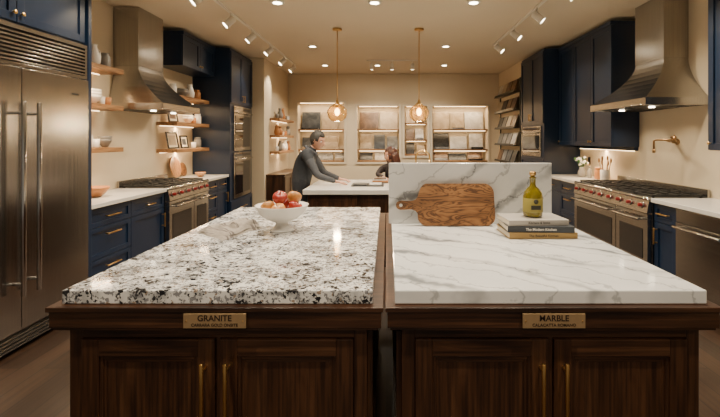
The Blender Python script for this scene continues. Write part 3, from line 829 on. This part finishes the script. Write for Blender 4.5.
def head(c,yaw,pitch,hairm,long_,parent,sc=1.0,hl=.035):
    M=Matrix.Translation(Vector(c))@Matrix.Rotation(yaw,4,'Z')@Matrix.Rotation(pitch,4,'Y')@Matrix.Scale(sc,4)
    fr=lambda x,y,z: tuple(M@Vector((x,y,z)))
    def G(a,b_,s): return math.exp(-((a-b_)**2)/(2*s*s))
    def surf(th,ph,off=0):
        z=-math.cos(th)*.12; q=math.sin(th); x=q*math.cos(ph); y=q*math.sin(ph)
        X=x*.098; Y=y*.076
        if z<0:
            k=-z/.12; Y*=1-.30*k*k; X*=1-(.30*k if x<0 else .02*k); X+=.018*k*(1 if x>0 else .6)
        else: X-=.008*(z/.12)
        if x>0:
            f=x
            X+=f*.026*G(y,0,.11)*G(z,-.022,.016)+f*.012*G(y,0,.09)*G(z,.004,.02)
            X-=f*.012*(G(y,.40,.15)+G(y,-.40,.15))*G(z,.006,.013)
            X+=f*.005*G(abs(y),.35,.25)*G(z,.028,.009)
            X+=f*.006*G(y,0,.22)*(G(z,-.052,.006)+G(z,-.064,.006))
            X+=f*.008*G(y,0,.3)*G(z,-.098,.014)
        s=1+off/.09
        return (X*s,Y*s,z*(1+off/.12))
    b=B('head',fr); n,m=40,30; lip=plain('lips',(.36,.12,.09),.5)
    b.loft([[surf(max(.02,min(math.pi-.02,math.pi*i/m)),2*math.pi*j/n) for j in range(n)] for i in range(m+1)],skin,True)
    for s in(-1,1):
        b.ball((.078,s*.030,.006),(.011,.013,.011),ceramic,12,8); b.ball((.0875,s*.030,.006),(.003,.005,.005),ink,8,6)
        b.tube([(.086,s*.014,.026),(.088,s*.03,.031),(.078,s*.046,.026)],.0028,hairm,6)
        b.lathe((-.004,s*.070,-.004),[(.004,0),(.020,.002),(.027,.007),(.024,.011),(.015,.007),(.004,.006)],skin,16,ax=(-.35,s,.05),sq=(.7,1.15))
    b.tube([(.088,-.020,-.059),(.096,-.008,-.057),(.097,0,-.058),(.096,.008,-.057),(.088,.020,-.059)],[.001,.0035,.004,.0035,.001],lip,8)
    b.done(parent=parent)
    h=B('hair',fr); rows=[]; n2=48;m2=18
    for j in range(n2):
        ph=2*math.pi*j/n2; fc=math.cos(ph)
        zl=hl+.03 if fc>.55 else (hl-.04 if fc>.1 else (-.055 if fc>-.3 else -.075))
        if long_: zl=.07 if fc>.75 else (-.06 if fc>.35 else -.115)
        thl=math.acos(max(-1,min(1,-zl/.12)))
        rows.append([surf(thl+(math.pi-.02-thl)*i/m2,ph,(.012 if not long_ else .018)*min(1,(i+.5)/3)+.002*math.sin(ph*11+i)) for i in range(m2+1)])
    rings=[[rows[j][i] for j in range(n2)] for i in range(m2+1)]
    h.loft(rings,hairm,True,cap=False)
    if long_:
        for k in range(17):
            ph=math.radians(80+k*12.5); x,y=math.cos(ph)*.095,math.sin(ph)*.085
            h.tube([(x*.9,y*.9,.05),(x*1.15,y*1.1,-.03),(x*1.2,y*1.15,-.12),(x*1.05-.01,y*1.0,-.21),(x*1.0-.01,y*.9,-.235)],[.012,.024,.024,.018,.004],hairm,8)
    h.done(parent=parent)

vest=plain('charcoal_vest',(.015,.018,.024),.8,nz=(40,.15)); shirt=plain('grey_shirt',(.05,.053,.062),.85,nz=(50,.12)); jean=plain('dark_trousers',(.012,.013,.018),.85,nz=(50,.15)); shoe=plain('brown_shoe',(.05,.025,.015),.4)
hair1=plain('dark_grey_hair',(.030,.026,.022),.6,nz=(80,.4)); hair2=plain('auburn_hair',(.055,.015,.008),.5,nz=(60,.4))
man=empty('man',(-1.12,5.5,0))
J={'pel':((-1.13,5.5,.90),(.12,.14)),'wa':((-1.12,5.5,1.02),(.115,.145)),'ch':((-1.075,5.5,1.17),(.125,.155)),'up':((-1.03,5.5,1.28),(.10,.12)),
 'nb':((-.99,5.5,1.35),.062),'nt':((-.945,5.495,1.41),.056),
 'cl1':((-1.02,5.39,1.285),.085),'sh1':((-1.0,5.32,1.265),.070),'el1':((-.87,5.25,1.04),.048),'wr1':((-.645,5.30,.965),.031),
 'cl2':((-1.02,5.61,1.285),.085),'sh2':((-1.0,5.68,1.265),.070),'el2':((-.86,5.74,1.04),.048),'wr2':((-.64,5.66,.965),.031),
 'hp1':((-1.13,5.41,.84),.100),'kn1':((-1.11,5.40,.49),.066),'an1':((-1.17,5.39,.10),.046),'to1':((-1.02,5.37,.045),.040),
 'hp2':((-1.13,5.59,.84),.100),'kn2':((-1.14,5.61,.49),.066),'an2':((-1.22,5.62,.10),.046),'to2':((-1.07,5.63,.045),.040)}
BN=[('pel','wa',vest),('wa','ch',vest),('ch','up',vest),('up','nb',vest),('nb','nt',skin),('up','cl1',vest),('cl1','sh1',vest),('sh1','el1',shirt),('el1','wr1',shirt),
 ('up','cl2',vest),('cl2','sh2',vest),('sh2','el2',shirt),('el2','wr2',shirt),('pel','hp1',jean),('hp1','kn1',jean),('kn1','an1',jean),('an1','to1',shoe),
 ('pel','hp2',jean),('hp2','kn2',jean),('kn2','an2',jean),('an2','to2',shoe)]
skin_body('body',J,BN,None,man)
head((-.91,5.49,1.487),math.radians(-22),math.radians(22),hair1,False,man,1.0)
hand('hand_1',(-.63,5.302,.960),(1,.15,-.12),(0,0,1),1,man); hand('hand_2',(-.625,5.657,.960),(1,-.15,-.12),(0,0,1),-1,man)
b=B('shirt_collar'); b.tube([(-.99+.075*math.cos(a),5.5+.07*math.sin(a),1.355-.05*math.cos(a)) for a in [math.radians(q) for q in range(20,341,20)]],.014,shirt,8,1.6); b.done(parent=man)

wom=empty('woman',(.07,6.5,0)); X=.07
J={'pel':((X,6.52,.70),(.135,.12)),'wa':((X,6.50,.83),(.11,.10)),'ch':((X,6.45,.96),(.115,.10)),'up':((X,6.41,1.06),(.09,.085)),'nb':((X,6.385,1.11),.050),'nt':((X-.005,6.36,1.17),.045),
 'cl1':((X-.09,6.41,1.06),.065),'sh1':((X-.155,6.40,1.04),.055),'el1':((X-.21,6.17,.98),.038),'wr1':((X-.12,5.98,.955),.026),
 'cl2':((X+.09,6.41,1.06),.065),'sh2':((X+.155,6.40,1.04),.055),'el2':((X+.21,6.17,.98),.038),'wr2':((X+.10,5.98,.955),.026),
 'hp1':((X-.09,6.48,.685),.095),'kn1':((X-.11,6.12,.68),.062),'an1':((X-.10,6.20,.30),.042),'to1':((X-.10,6.08,.262),.034),
 'hp2':((X+.09,6.48,.685),.095),'kn2':((X+.11,6.12,.68),.062),'an2':((X+.10,6.20,.30),.042),'to2':((X+.10,6.08,.262),.034)}
blouse=plain('dark_blouse',(.02,.012,.012),.8,nz=(40,.2))
BN=[(a,c,(blouse if m in(vest,shirt) else m)) for a,c,m in BN]
skin_body('body',J,BN,None,wom)
head((X-.012,6.335,1.262),math.radians(-150),math.radians(14),hair2,True,wom,.94)
hand('hand_1',(X-.118,5.965,.95),(.15,-1,-.15),(0,0,1),-1,wom); hand('hand_2',(X+.098,5.965,.95),(-.15,-1,-.15),(0,0,1),1,wom)
b=B('bar_stool'); b.lathe((X,6.52,.535),[(.15,0),(.18,.01),(.185,.03),(.17,.045),(.02,.05)],walnut_x,28)
for sx,sy in((-1,-1),(1,-1),(1,1),(-1,1)): b.tube([(X+sx*.10,6.52+sy*.10,.54),(X+sx*.17,6.52+sy*.17,0)],.013,iron)
b.tube([(X+.145*1.3*math.cos(a),6.49+.145*1.5*math.sin(a),.20) for a in [2*math.pi*i/24 for i in range(25)]],.009,iron)
b.box(X-.15,X+.15,6.12,6.28,.205,.222,iron); b.tube([(X-.14,6.2,.21),(X-.15,6.4,.21)],.008,iron); b.tube([(X+.14,6.2,.21),(X+.15,6.4,.21)],.008,iron)
b.done()

# ------------------------------------------------------------------ world + camera
w=bpy.data.worlds.new('world'); SC.world=w; w.use_nodes=True
bg=w.node_tree.nodes['Background']; bg.inputs[0].default_value=(1,.88,.74,1); bg.inputs[1].default_value=.24
cam=bpy.data.cameras.new('camera'); co=bpy.data.objects.new('camera',cam); SC.collection.objects.link(co)
co.location=(0,0,1.5); co.rotation_euler=(math.pi/2,0,0); cam.lens=21; cam.sensor_width=36; cam.shift_x=-27/720; cam.shift_y=-69.5/720; cam.clip_start=.05
SC.camera=co
